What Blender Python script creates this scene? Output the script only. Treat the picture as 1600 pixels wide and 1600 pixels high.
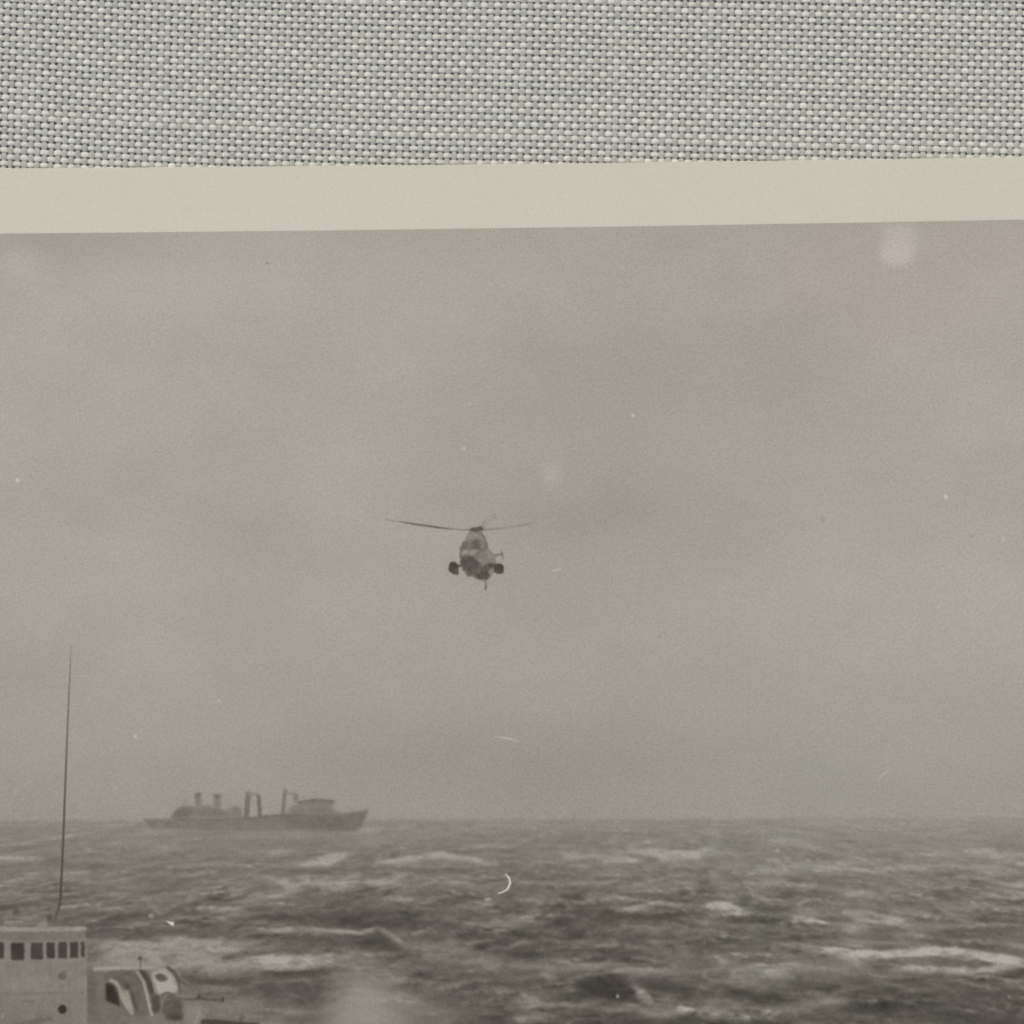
# A black-and-white photographic print with a white border, lying on a coarsely woven cloth, seen from
# straight above.  The print is a flat object: its picture (sky, sea, helicopter, ships) is ink on paper.
import bpy, math
import numpy as np
from mathutils import Vector

for o in list(bpy.data.objects):
    bpy.data.objects.remove(o, do_unlink=True)
SC = bpy.context.scene
COL = SC.collection

# ------------------------------------------------------------------ camera, sky, sun, exposure
S = 6.5e-5                 # metres on the table per unit of the layout grid (1600 units = 104 mm)
H = 0.150                  # camera height above the cloth
cam_d = bpy.data.cameras.new('camera')
cam_d.sensor_width = 36.0
cam_d.lens = 36.0 * H / (1600 * S)
cam_d.clip_start = 0.001
cam_d.clip_end = 50.0
cam = bpy.data.objects.new('camera', cam_d)
cam.location = (0, 0, H)
COL.objects.link(cam)
SC.camera = cam

SUN_EL, SUN_AZ = math.radians(64), math.radians(-25)     # soft daylight from the top of the picture, a little left
world = bpy.data.worlds.new('World')
SC.world = world
world.use_nodes = True
wn = world.node_tree.nodes
sky = wn.new('ShaderNodeTexSky')
sky.sky_type = 'NISHITA'
sky.sun_disc = False
sky.sun_elevation = SUN_EL
sky.sun_rotation = SUN_AZ
sky.air_density = 1.0
sky.dust_density = 4.0
sky.ozone_density = 0.6
wn['Background'].inputs['Strength'].default_value = 0.10
world.node_tree.links.new(sky.outputs[0], wn['Background'].inputs['Color'])

sun_d = bpy.data.lights.new('sun', 'SUN')
sun_d.energy = 1.5
sun_d.angle = math.radians(40)
sun_d.color = (1.0, 0.93, 0.80)
sun = bpy.data.objects.new('sun', sun_d)
sdir = Vector((math.sin(SUN_AZ) * math.cos(SUN_EL), math.cos(SUN_AZ) * math.cos(SUN_EL), math.sin(SUN_EL)))
sun.rotation_euler = sdir.to_track_quat('Z', 'Y').to_euler()
sun.location = (0, 0, 1)
COL.objects.link(sun)

SC.view_settings.view_transform = 'Standard'
SC.view_settings.look = 'None'
SC.view_settings.exposure = -0.18
SC.view_settings.gamma = 1.0
SC.view_settings.use_curve_mapping = False
SC.cycles.max_bounces = 6
SC.cycles.filter_width = 1.8
# light that a flat white sheet returns here, per channel (measured once with a grey card)
CARD = np.array([0.853, 0.829, 0.834])

# ------------------------------------------------------------------ helpers
def W(px, py, z=0.0):
    """layout grid -> metres; z in metres above the table (the camera is straight above the middle)"""
    k = S * (H - z) / H
    return (px - 800.0) * k, (800.0 - py) * k

def tag(o, label=None, cat=None, group=None, kind=None):
    if label: o['label'] = label
    if cat: o['category'] = cat
    if group: o['group'] = group
    if kind: o['kind'] = kind
    return o

def empty(name, loc=(0, 0, 0), parent=None):
    o = bpy.data.objects.new(name, None)
    o.empty_display_size = 0.01
    o.location = loc
    COL.objects.link(o)
    if parent: o.parent = parent
    return o

def mesh_obj(name, verts, faces, mat, parent=None, smooth=False, loc=None):
    me = bpy.data.meshes.new(name)
    verts = np.asarray(verts, np.float32).reshape(-1, 3)
    faces = np.asarray(faces, np.int32)
    n, k = faces.shape
    me.vertices.add(len(verts)); me.vertices.foreach_set('co', verts.ravel())
    me.loops.add(n * k); me.loops.foreach_set('vertex_index', faces.ravel())
    me.polygons.add(n)
    me.polygons.foreach_set('loop_start', np.arange(0, n * k, k, dtype=np.int32))
    me.polygons.foreach_set('use_smooth', np.full(n, bool(smooth)))
    me.update(calc_edges=True)
    me.materials.append(mat)
    o = bpy.data.objects.new(name, me)
    COL.objects.link(o)
    if parent: o.parent = parent
    if loc: o.location = loc
    return o

def lin(c):
    c = np.asarray(c, np.float32) / 255.0
    return np.where(c <= 0.04045, c / 12.92, ((c + 0.055) / 1.055) ** 2.4)

# noise on arrays -----------------------------------------------------------
def vnoise(x, y, seed=0):
    x = np.asarray(x, np.float32); y = np.asarray(y, np.float32)
    xi = np.floor(x); yi = np.floor(y)
    fx = x - xi; fy = y - yi
    fx = fx * fx * fx * (fx * (fx * 6 - 15) + 10); fy = fy * fy * fy * (fy * (fy * 6 - 15) + 10)
    xi = xi.astype(np.int64); yi = yi.astype(np.int64)
    def h(a, b):
        n = (a * 374761393 + b * 668265263 + seed * 974634777) & 0xFFFFFFFF
        n = ((n ^ (n >> 13)) * 1274126177) & 0xFFFFFFFF
        n = n ^ (n >> 16)
        return (n & 0xFFFF).astype(np.float32) / 65535.0
    a = h(xi, yi); b = h(xi + 1, yi); c = h(xi, yi + 1); d = h(xi + 1, yi + 1)
    return (a + (b - a) * fx) * (1 - fy) + (c + (d - c) * fx) * fy

def fbm(x, y, octaves=4, seed=0, gain=0.5):
    t = 0; amp = 1; tot = 0
    for i in range(octaves):
        t = t + amp * vnoise(x * 2 ** i + 17.3 * i, y * 2 ** i - 9.1 * i, seed + i)
        tot += amp; amp *= gain
    return t / tot            # 0..1, mean 0.5

def sstep(a, b, x):
    t = np.clip((x - a) / (b - a), 0, 1)
    return t * t * (3 - 2 * t)

# ------------------------------------------------------------------ materials
def new_mat(name):
    m = bpy.data.materials.new(name)
    m.use_nodes = True
    nt = m.node_tree
    return m, nt, nt.nodes['Principled BSDF']

def thread_material(name, base, var, fibre_dir):
    m, nt, p = new_mat(name)
    N, L = nt.nodes, nt.links
    at = N.new('ShaderNodeAttribute'); at.attribute_name = 'tone'
    tc = N.new('ShaderNodeTexCoord')
    mp = N.new('ShaderNodeMapping')
    mp.inputs['Scale'].default_value = (1.0, 0.22, 1.0) if fibre_dir == 'y' else (0.22, 1.0, 1.0)
    L.new(tc.outputs['Object'], mp.inputs['Vector'])
    nz = N.new('ShaderNodeTexNoise'); nz.inputs['Scale'].default_value = 9000; nz.inputs['Detail'].default_value = 2
    L.new(mp.outputs[0], nz.inputs['Vector'])
    n2 = N.new('ShaderNodeTexNoise'); n2.inputs['Scale'].default_value = 1300; n2.inputs['Detail'].default_value = 2
    L.new(tc.outputs['Object'], n2.inputs['Vector'])
    mr = N.new('ShaderNodeMapRange'); mr.inputs['From Min'].default_value = 0.3; mr.inputs['From Max'].default_value = 0.7
    mr.inputs['To Min'].default_value = 1 - var; mr.inputs['To Max'].default_value = 1 + var
    L.new(nz.outputs[0], mr.inputs['Value'])
    mr2 = N.new('ShaderNodeMapRange'); mr2.inputs['From Min'].default_value = 0.3; mr2.inputs['From Max'].default_value = 0.7
    mr2.inputs['To Min'].default_value = 0.93; mr2.inputs['To Max'].default_value = 1.07
    L.new(n2.outputs[0], mr2.inputs['Value'])
    mu = N.new('ShaderNodeMath'); mu.operation = 'MULTIPLY'
    L.new(mr.outputs[0], mu.inputs[0]); L.new(mr2.outputs[0], mu.inputs[1])
    mu2 = N.new('ShaderNodeMath'); mu2.operation = 'MULTIPLY'
    L.new(mu.outputs[0], mu2.inputs[0]); L.new(at.outputs['Fac'], mu2.inputs[1])
    vm = N.new('ShaderNodeVectorMath'); vm.operation = 'SCALE'
    vm.inputs[0].default_value = base
    L.new(mu2.outputs[0], vm.inputs['Scale'])
    L.new(vm.outputs[0], p.inputs['Base Color'])
    p.inputs['Roughness'].default_value = 0.75
    p.inputs['Specular IOR Level'].default_value = 0.25
    bp = N.new('ShaderNodeBump'); bp.inputs['Strength'].default_value = 0.5; bp.inputs['Distance'].default_value = 2e-5
    L.new(nz.outputs[0], bp.inputs['Height']); L.new(bp.outputs[0], p.inputs['Normal'])
    return m

def print_material(name, picture):
    """photographic paper: silky grain; the picture's tones are read from the ink stored on the mesh"""
    m, nt, p = new_mat(name)
    N, L = nt.nodes, nt.links
    tc = N.new('ShaderNodeTexCoord')
    nz = N.new('ShaderNodeTexNoise'); nz.inputs['Scale'].default_value = 5200; nz.inputs['Detail'].default_value = 3
    nz.inputs['Roughness'].default_value = 0.65
    L.new(tc.outputs['Object'], nz.inputs['Vector'])
    mr = N.new('ShaderNodeMapRange'); mr.inputs['From Min'].default_value = 0.25; mr.inputs['From Max'].default_value = 0.75
    a = 0.17 if picture else 0.10
    mr.inputs['To Min'].default_value = 1 - a; mr.inputs['To Max'].default_value = 1 + a
    L.new(nz.outputs[0], mr.inputs['Value'])
    vm = N.new('ShaderNodeVectorMath'); vm.operation = 'SCALE'
    if picture:
        at = N.new('ShaderNodeAttribute'); at.attribute_name = 'ink'
        L.new(at.outputs['Color'], vm.inputs[0])
    else:
        big = N.new('ShaderNodeTexNoise'); big.inputs['Scale'].default_value = 55; big.inputs['Detail'].default_value = 3
        L.new(tc.outputs['Object'], big.inputs['Vector'])
        cr = N.new('ShaderNodeValToRGB')
        cr.color_ramp.elements[0].position = 0.35; cr.color_ramp.elements[1].position = 0.65
        c0 = lin((199, 196, 180)) / CARD; c1 = lin((200, 196, 182)) / CARD
        cr.color_ramp.elements[0].color = (*c0, 1); cr.color_ramp.elements[1].color = (*c1, 1)
        L.new(big.outputs[0], cr.inputs[0]); L.new(cr.outputs[0], vm.inputs[0])
    L.new(mr.outputs[0], vm.inputs['Scale'])
    L.new(vm.outputs[0], p.inputs['Base Color'])
    p.inputs['Roughness'].default_value = 0.55
    p.inputs['Specular IOR Level'].default_value = 0.12
    bp = N.new('ShaderNodeBump'); bp.inputs['Strength'].default_value = 0.22; bp.inputs['Distance'].default_value = 1.5e-5
    L.new(nz.outputs[0], bp.inputs['Height']); L.new(bp.outputs[0], p.inputs['Normal'])
    return m

def flat_cloth_material():
    """the same weave where it is not built thread by thread: chequer of grey and cream crossings with small gaps"""
    m, nt, p = new_mat('cloth_weave')
    N, L = nt.nodes, nt.links
    tc = N.new('ShaderNodeTexCoord')
    mp = N.new('ShaderNodeMapping')
    mp.inputs['Rotation'].default_value = (0, 0, math.radians(1.5))
    mp.inputs['Scale'].default_value = (1 / (10.46 * S), 1 / (10.26 * S), 0)
    mp.inputs['Location'].default_value = (0.25, 0.25, 0.5)
    L.new(tc.outputs['Object'], mp.inputs['Vector'])
    ck = N.new('ShaderNodeTexChecker'); ck.inputs['Scale'].default_value = 1.0
    ck.inputs['Color1'].default_value = (0.44, 0.45, 0.415, 1); ck.inputs['Color2'].default_value = (0.60, 0.595, 0.53, 1)
    L.new(mp.outputs[0], ck.inputs['Vector'])
    nz = N.new('ShaderNodeTexNoise'); nz.inputs['Scale'].default_value = 1500
    L.new(tc.outputs['Object'], nz.inputs['Vector'])
    mr = N.new('ShaderNodeMapRange'); mr.inputs['To Min'].default_value = 0.8; mr.inputs['To Max'].default_value = 1.15
    L.new(nz.outputs[0], mr.inputs['Value'])
    vm = N.new('ShaderNodeVectorMath'); vm.operation = 'SCALE'
    L.new(ck.outputs['Color'], vm.inputs[0]); L.new(mr.outputs[0], vm.inputs['Scale'])
    L.new(vm.outputs[0], p.inputs['Base Color'])
    p.inputs['Roughness'].default_value = 0.9
    bp = N.new('ShaderNodeBump'); bp.inputs['Strength'].default_value = 0.4; bp.inputs['Distance'].default_value = 1e-4
    L.new(ck.outputs['Fac'], bp.inputs['Height']); L.new(bp.outputs[0], p.inputs['Normal'])
    return m

M_WARP = thread_material('grey_yarn', (0.478, 0.492, 0.450), 0.10, 'y')
M_WEFT = thread_material('cream_yarn', (0.745, 0.738, 0.652), 0.12, 'x')
M_PAPER = print_material('photo_paper', False)
M_INK = print_material('photo_ink', True)
M_GROUND = flat_cloth_material()

# ------------------------------------------------------------------ table under the cloth
def table():
    m, nt, p = new_mat('table_board')
    N, L = nt.nodes, nt.links
    tc = N.new('ShaderNodeTexCoord')
    nz = N.new('ShaderNodeTexNoise'); nz.inputs['Scale'].default_value = 300
    L.new(tc.outputs['Object'], nz.inputs['Vector'])
    cr = N.new('ShaderNodeValToRGB')
    cr.color_ramp.elements[0].color = (0.10, 0.10, 0.095, 1); cr.color_ramp.elements[1].color = (0.16, 0.16, 0.15, 1)
    L.new(nz.outputs[0], cr.inputs[0]); L.new(cr.outputs[0], p.inputs['Base Color'])
    p.inputs['Roughness'].default_value = 0.8
    z0, z1 = -0.021, -0.0008
    a = 0.5
    v = [(-a, -a, z0), (a, -a, z0), (a, a, z0), (-a, a, z0), (-a, -a, z1), (a, -a, z1), (a, a, z1), (-a, a, z1)]
    f = [(3, 2, 1, 0), (4, 5, 6, 7), (0, 1, 5, 4), (1, 2, 6, 5), (2, 3, 7, 6), (3, 0, 4, 7)]
    o = mesh_obj('ground', v, f, m)
    tag(o, kind='structure')
table()

# ------------------------------------------------------------------ woven cloth, thread by thread
PU, PV = 10.46, 10.26                    # thread pitch
X0, X1, Y0, Y1 = -190, 1790, -150, 300   # where the threads are built one by one
rng = np.random.default_rng(7)

def cloth_map(u, v):
    """the cloth lies a little turned and its rows bow near one end"""
    du = u - 800.0
    y = v + math.tan(math.radians(1.55)) * du
    t = np.clip((620 - u) / 620.0, 0, 2)
    y = y - 11.5 * t * t * np.where(t > 1, 1.0 / np.maximum(t, 1) ** .5, 1)
    y = y + 1.6 * (vnoise(u / 210.0, v / 170.0, 5) - 0.5)
    x = u - 0.024 * (v - 130) + 1.8 * (vnoise(u / 190.0, v / 240.0, 11) - 0.5)
    return x, y

def build_cloth():
    root = empty('woven_cloth')
    tag(root, 'pale grey and cream coarsely woven cloth lying under the photographic print', 'cloth')
    nu0, nu1 = int(X0 // PU), int(X1 // PU)
    nv0, nv1 = int((Y0 - 50) // PV), int((Y1 + 40) // PV)
    SEG, SIDES = 6, 8
    ang = np.linspace(0, 2 * np.pi, SIDES, endpoint=False)
    ju = {i: rng.normal(0, 0.35) for i in range(nu0 - 1, nu1 + 2)}
    jv = {j: rng.normal(0, 0.28) for j in range(nv0 - 1, nv1 + 2)}
    wu = {i: np.clip(rng.normal(1, 0.05), .88, 1.15) for i in range(nu0 - 1, nu1 + 2)}
    wv = {j: np.clip(rng.normal(1, 0.05), .88, 1.15) for j in range(nv0 - 1, nv1 + 2)}

    def strand(fixed, lo, hi, warp):
        n = (hi - lo) * SEG + 1
        t = lo + np.arange(n) / SEG                       # crossing coordinate along the thread
        sgn = 1.0 if (fixed % 2 == 0) else -1.0
        if not warp: sgn = -sgn
        c = np.cos(np.pi * t) * sgn                       # +1 over, -1 under
        shape = np.sign(c) * np.abs(c) ** 0.75
        k0 = int(round(t[0]))
        cr_id = np.rint(t).astype(int)
        r1 = np.random.default_rng(1000 + (fixed + 500) * 2 + int(warp))
        per = r1.normal(0, 1, hi - lo + 3)[cr_id - lo + 1]
        per2 = r1.normal(0, 1, hi - lo + 3)[cr_id - lo + 1]
        over = np.clip(shape, 0, 1)
        if warp:
            u = fixed * PU + ju[fixed] + 0.35 * np.sin(t * 1.7 + fixed)
            v = t * PV
            hw = (3.65 + 1.7 * over * (1 + 0.10 * per)) * wu[fixed]
            z = 1.15 * shape + 0.12 * per2 * over
            hz = 1.75 - 0.15 * over
        else:
            v = fixed * PV + jv[fixed] + 0.35 * np.sin(t * 1.3 + fixed * 2.1)
            u = t * PU
            hw = (3.75 + 0.45 * over * (1 + 0.18 * per)) * wv[fixed]
            z = 1.75 * shape + 0.2 * per2 * over
            hz = 1.7 + 0.0 * over
        u = u + 0 * t; v = v + 0 * t
        x, y = cloth_map(u, v)
        px = (x - 800) * S; py = (800 - y) * S
        dx = np.gradient(px); dy = np.gradient(py)
        ln = np.hypot(dx, dy); nx, ny = -dy / ln, dx / ln
        ca, sa = np.cos(ang), np.sin(ang)
        lat = (hw * S)[:, None] * (np.sign(ca) * np.abs(ca) ** 0.85)[None, :]
        ver = (z * S)[:, None] + (hz * S)[:, None] * sa[None, :] if np.ndim(hz) else (z * S)[:, None] + hz * S * sa[None, :]
        V = np.stack([px[:, None] + nx[:, None] * lat, py[:, None] + ny[:, None] * lat, ver], -1).reshape(-1, 3)
        i = np.arange(n - 1)[:, None] * SIDES
        k = np.arange(SIDES)[None, :]; k2 = (k + 1) % SIDES
        F = np.stack([i + k, i + k2, i + SIDES + k2, i + SIDES + k], -1).reshape(-1, 4)
        if warp: F = F[:, ::-1]
        tone = 1 + 0.028 * per + r1.normal(0, 0.012)
        if warp:
            tone = tone + 0.12 * (r1.random(hi - lo + 3)[cr_id - lo + 1] > 0.95)
        o = mesh_obj('warp_thread' if warp else 'weft_thread', V, F, M_WARP if warp else M_WEFT, root, smooth=True)
        a = o.data.attributes.new('tone', 'FLOAT', 'POINT')
        a.data.foreach_set('value', np.repeat(tone, SIDES).astype(np.float32))
        return o
    for i in range(nu0, nu1 + 1):
        strand(i, nv0, nv1, True)
    for j in range(nv0, nv1 + 1):
        strand(j, nu0, nu1, False)
    # the rest of the cloth, under the print and past the frame
    zb = -4.2 * S
    v = [(-0.3, -0.3, zb), (0.3, -0.3, zb), (0.3, 0.3, zb), (-0.3, 0.3, zb)]
    mesh_obj('underside', v, [(0, 1, 2, 3)], M_GROUND, root)
build_cloth()

# ------------------------------------------------------------------ the photographic print
ZB = 4.3 * S                 # resting on top of the threads
ZT = ZB + 3.4 * S            # 0.22 mm thick paper
ZI = ZT + 0.25 * S           # emulsion
PX0, PX1, PY1 = -278, 1878, 1878          # paper outline (its top edge is edge_top)
IX0, IX1, IY1 = -176, 1776, 1776          # picture area

def edge_top(x):   return 263.0 - 0.01125 * x + 2.2 * np.maximum(0, 1 - ((x - 800) / 800.0) ** 2) + 0.5 * (vnoise(x / 60.0, x * 0 + 3, 2) - .5)
def picture_top(x): return 365.0 - 0.01375 * x + 2.2 * np.maximum(0, 1 - ((x - 800) / 800.0) ** 2)

PC = (0.0, W(0, 1070, ZT)[1], ZB)
print_root = empty('photo_print', PC)
tag(print_root, 'old black and white photographic print with white border lying on the woven cloth', 'photograph')

def build_paper():
    xs = np.linspace(PX0, PX1, 249).astype(np.float32)
    e = edge_top(xs)
    rows = [(e + 1.0, ZB), (e + 0.0, ZB + 0.7 * S), (e + 0.0, ZT - 0.9 * S), (e + 0.9, ZT), (np.full_like(xs, PY1), ZT), (np.full_like(xs, PY1), ZB)]
    V = []
    for yy, z in rows:
        X, Y = W(xs, yy, z)
        V.append(np.stack([X - PC[0], Y - PC[1], np.full_like(X, z - PC[2])], -1))
    n = len(xs)
    V = np.concatenate(V)
    F = []
    for r in range(len(rows) - 1):
        for c in range(n - 1):
            F.append((r * n + c, (r + 1) * n + c, (r + 1) * n + c + 1, r * n + c + 1))
    for c in (0, n - 1):
        q = (0 * n + c, 5 * n + c, 4 * n + c, 3 * n + c)
        F.append(q if c == 0 else q[::-1])
    return mesh_obj('paper_sheet', V, F, M_PAPER, print_root)
build_paper()

# --- the picture, drawn on a canvas of tones (0..255): printed tones with the surface's glossy haze painted in -----------------------------------
CX0, CY0 = IX0, 336
CW, CH = IX1 - IX0, IY1 - CY0
yy, xx = np.mgrid[CY0:CY0 + CH, CX0:CX0 + CW].astype(np.float32)
tone = np.zeros((CH, CW), np.float32)
# film grain makes every printed edge a little uneven
jx = 2.6 * (vnoise(xx / 5.0, yy / 5.0, 601) - .5) + 1.8 * (vnoise(xx / 2.4, yy / 2.4, 602) - .5)
jy = 2.6 * (vnoise(xx / 5.0, yy / 5.0, 603) - .5) + 1.8 * (vnoise(xx / 2.4, yy / 2.4, 604) - .5)
GRAIN = 0.0
ident = np.zeros((CH, CW), np.int32)
PARTS = ['sky']                                            # ident -> key
def pid(key):
    if key not in PARTS: PARTS.append(key)
    return PARTS.index(key)

def box(x0, x1, y0, y1):
    return (slice(max(0, int(y0) - CY0), max(0, min(CH, int(y1) - CY0))), slice(max(0, int(x0) - CX0), max(0, min(CW, int(x1) - CX0))))

def blur(a, s):
    if s <= 0: return a
    r = int(3 * s) + 1
    k = np.exp(-0.5 * (np.arange(-r, r + 1) / s) ** 2); k /= k.sum()
    h, w = a.shape
    p = np.pad(a, ((r, r), (0, 0)), 'edge')
    a = sum(k[i] * p[i:i + h] for i in range(2 * r + 1))
    p = np.pad(a, ((0, 0), (r, r)), 'edge')
    return sum(k[i] * p[:, i:i + w] for i in range(2 * r + 1)).astype(np.float32)

def put(sl, mask, val, key=None, thr=0.4):
    tone[sl] += (val - tone[sl]) * mask
    if key is not None:
        ident[sl][mask > thr] = pid(key)

def poly(pts, val, key=None, soft=1.1, alpha=1.0, thr=0.4):
    p = np.array(pts, np.float32)
    m = int(4 * soft + 4)
    sl = box(p[:, 0].min() - m, p[:, 0].max() + m, p[:, 1].min() - m, p[:, 1].max() + m)
    X, Y = (xx[sl] + GRAIN * jx[sl]), (yy[sl] + GRAIN * jy[sl])
    acc = np.zeros_like(X)
    for ox, oy in ((-.25, -.25), (.25, -.25), (-.25, .25), (.25, .25)):
        ins = np.zeros(X.shape, bool)
        q = np.roll(p, -1, 0)
        for (ax, ay), (bx, by) in zip(p, q):
            if ay == by: continue
            cond = ((ay > Y + oy) != (by > Y + oy)) & (X + ox < (bx - ax) * (Y + oy - ay) / (by - ay) + ax)
            ins ^= cond
        acc += ins
    put(sl, blur(acc / 4, soft) * alpha, val, key, thr * alpha)

def ell(cx, cy, rx, ry, val, key=None, soft=0.25, alpha=1.0, rot=0, thr=0.4):
    R = max(rx, ry) * (1 + soft) + 4
    sl = box(cx - R, cx + R, cy - R, cy + R)
    X, Y = (xx[sl] + GRAIN * jx[sl]) - cx, (yy[sl] + GRAIN * jy[sl]) - cy
    c, s = math.cos(math.radians(rot)), math.sin(math.radians(rot))
    d = np.hypot((X * c + Y * s) / rx, (-X * s + Y * c) / ry)
    put(sl, alpha * (1 - sstep(1 - soft, 1 + soft, d)), val, key, thr * alpha)

def line(pts, width, val, key=None, soft=0.8, alpha=1.0, thr=0.4):
    """pts (x, y) or (x, y, tone) or (x, y, tone, width)"""
    P = []
    for q in pts:
        P.append((q[0], q[1], q[2] if len(q) > 2 else val, q[3] if len(q) > 3 else width))
    P = np.array(P, np.float32)
    m = P[:, 3].max() / 2 + 3 * soft + 3
    sl = box(P[:, 0].min() - m, P[:, 0].max() + m, P[:, 1].min() - m, P[:, 1].max() + m)
    X, Y = (xx[sl] + GRAIN * jx[sl]), (yy[sl] + GRAIN * jy[sl])
    best = np.full(X.shape, 1e9, np.float32); v = np.zeros_like(X)
    for a, b in zip(P[:-1], P[1:]):
        d = b[:2] - a[:2]
        t = np.clip(((X - a[0]) * d[0] + (Y - a[1]) * d[1]) / max(1e-6, (d * d).sum()), 0, 1)
        ds = np.hypot(X - a[0] - t * d[0], Y - a[1] - t * d[1]) - (a[3] + t * (b[3] - a[3])) / 2
        better = ds < best
        best = np.where(better, ds, best); v = np.where(better, a[2] + t * (b[2] - a[2]), v)
    mask = 1 - sstep(-soft, soft, best)
    put(sl, mask * alpha, v, key, thr * alpha)

def draw_sky():
    g = np.interp(yy[:, 0], [336, 380, 520, 700, 900, 1010, 1110, 1200, 1260, 1300], [160, 161, 163, 162, 161, 159, 154.5, 150.5, 148.5, 147]).astype(np.float32)  # printed sky fade, with some shade over the lower print baked in
    tone[:] = g[:, None]
    fade = 1 - 0.6 * sstep(900, 1250, yy)
    _n = fbm(xx / 300.0 + 3.1, yy / 210.0, 4, 21)
    tone[:] += fade * 16 * (_n - _n.mean()) + 4 * (fbm(xx / 70.0, yy / 34.0, 3, 22) - .5)
    def cloud(cx, cy, rx, ry, d, rot=0):
        c, s = math.cos(math.radians(rot)), math.sin(math.radians(rot))
        X, Y = xx - cx, yy - cy
        tone[:] += d * np.exp(-((X * c + Y * s) / rx) ** 2 - ((-X * s + Y * c) / ry) ** 2)
    cloud(120, 375, 190, 42, -9)
    cloud(200, 520, 260, 170, 1)
    cloud(420, 620, 330, 150, -1)
    cloud(1090, 560, 330, 85, -5, -12)
    cloud(1010, 810, 260, 50, -5, 4)
    cloud(330, 830, 330, 55, -4, 10)
    cloud(1480, 930, 320, 160, 4)
    cloud(1450, 470, 260, 110, 1)
    cloud(900, 1180, 420, 60, -4)
    cloud(1500, 1130, 300, 130, 3)
    cloud(120, 1120, 300, 90, 3)

def horizon(x): return 1279.0 - 0.0035 * (x - 800) + 2.0 * (vnoise(x / 23.0, x * 0 + 1.0, 77) - .5) + 1.8 * (vnoise(x / 7.0, x * 0 + 1.0, 78) - .5)

def draw_sea():
    sl = (slice(1255 - CY0, CH), slice(0, CW))
    X, Y = xx[sl], yy[sl]
    hz = horizon(X)
    base = np.interp(Y[:, 0], [1270, 1290, 1312, 1340, 1380, 1430, 1500, 1560, 1610, 1960], [139, 133, 126, 120, 114, 107, 104, 100, 98, 88]).astype(np.float32)[:, None]
    base = base + 7 * sstep(900, 1500, X) * (1 - sstep(1480, 1560, Y)) - 6 * np.exp(-((X - 960) / 200) ** 2 - ((Y - 1450) / 55) ** 2) - 8 * np.exp(-((X - 740) / 400) ** 2 - ((Y - 1452) / 40) ** 2)
    d = np.maximum(Y - 1250.0, 4)
    # coordinates of the water surface: waves grow with distance below the horizon
    dd = d + 46
    wx = fbm(X / 70.0, Y / 24.0, 3, 41) - 0.5
    u = (X - 800 + 34 * wx) / dd * 300
    w = 300 * np.log(dd) + 9 * (fbm(X / 120.0, Y / 30.0, 3, 43) - .5)
    def h(uu, ww):
        a1 = fbm(uu / 120.0, ww / 44.0, 3, 51, 0.5)
        a2 = 1 - np.abs(2 * fbm(uu / 80.0 + 5, ww / 32.0, 3, 61, 0.5) - 1)
        return a1 * 1.0 + a2 * 0.55
    h0 = h(u, w)
    sh = h(u + 4, w + 7.0) - h0                       # slopes facing the camera are darker
    fine = fbm(u / 19.0, w / 9.0, 3, 65, 0.6) - 0.5
    depth = sstep(1275, 1420, Y)
    amp = 0.38 + 0.62 * depth
    v = base + amp * (26 * (h0 - h0.mean()) - 40 * sh + 15 * fine)
    crest = sstep(0.10, 0.34, h0 - h0.mean() - 0.02) * sstep(0.42, 0.60, fbm(u / 240.0 + 2, w / 90.0, 3, 81))
    v = v + blur(crest * amp * 11 * (0.4 + 1.4 * fbm(u / 30.0, w / 7.0, 3, 85)), 0.8)
    m = sstep(-2.0, 4.5, Y - hz)
    tone[sl] += (v - tone[sl]) * m
    ident[sl][Y > hz] = pid('sea')

def draw_swell():
    r = np.random.default_rng(91)
    n = 760
    for i in range(n):
        y = 1288 + (1625 - 1288) * r.random() ** 1.1
        x = -60 + 1720 * r.random()
        d = (y - 1262) / 300.0
        Lw = (10 + 62 * d) * (0.55 + 0.9 * r.random())
        hh = (1.2 + 9.0 * d) * (0.4 + 1.0 * r.random())
        t = 0.9 + 1.9 * d * (0.5 + r.random())
        al = (5 + 22 * r.random() ** 2.2) * (0.55 + 0.45 * min(1, d * 3))
        ad = (3 + 17 * r.random() ** 1.3) * (0.4 + 0.6 * min(1, d * 2.2))
        sl = box(x - 2.4 * Lw, x + 2.4 * Lw, y - 3 * hh - 8, y + 4 * hh + 8)
        X, Y = xx[sl] - x, yy[sl] - y
        if X.size == 0: continue
        X = X + Lw * 0.5 * (fbm(xx[sl] / 15, yy[sl] / 6, 2, 700 + i % 7) - .5)
        Y = Y + (2 + 7 * d) * (fbm(xx[sl] / (8 + 20 * d), yy[sl] / (4 + 9 * d), 3, 710 + i % 5, .6) - .5)
        sk = r.normal(0, .25)
        env = np.exp(-(X / Lw) ** 2 * 1.3)
        yc = -hh * np.exp(-((X / Lw - sk) * 1.7) ** 2) + sk * X * 0.08
        q = Y - yc
        light = np.exp(-(q / np.where(q > 0, 2.2 * t, t)) ** 2) * env * (0.25 + 0.9 * sstep(.35, .65, fbm(xx[sl] / (5 + 9 * d), yy[sl] / (3 + 4 * d), 2, 730)))
        dark = sstep(0, t * 1.6, q) * np.exp(-np.maximum(q, 0) / (hh * 0.9 + 1.5)) * env
        tone[sl] += al * light - ad * dark

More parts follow.
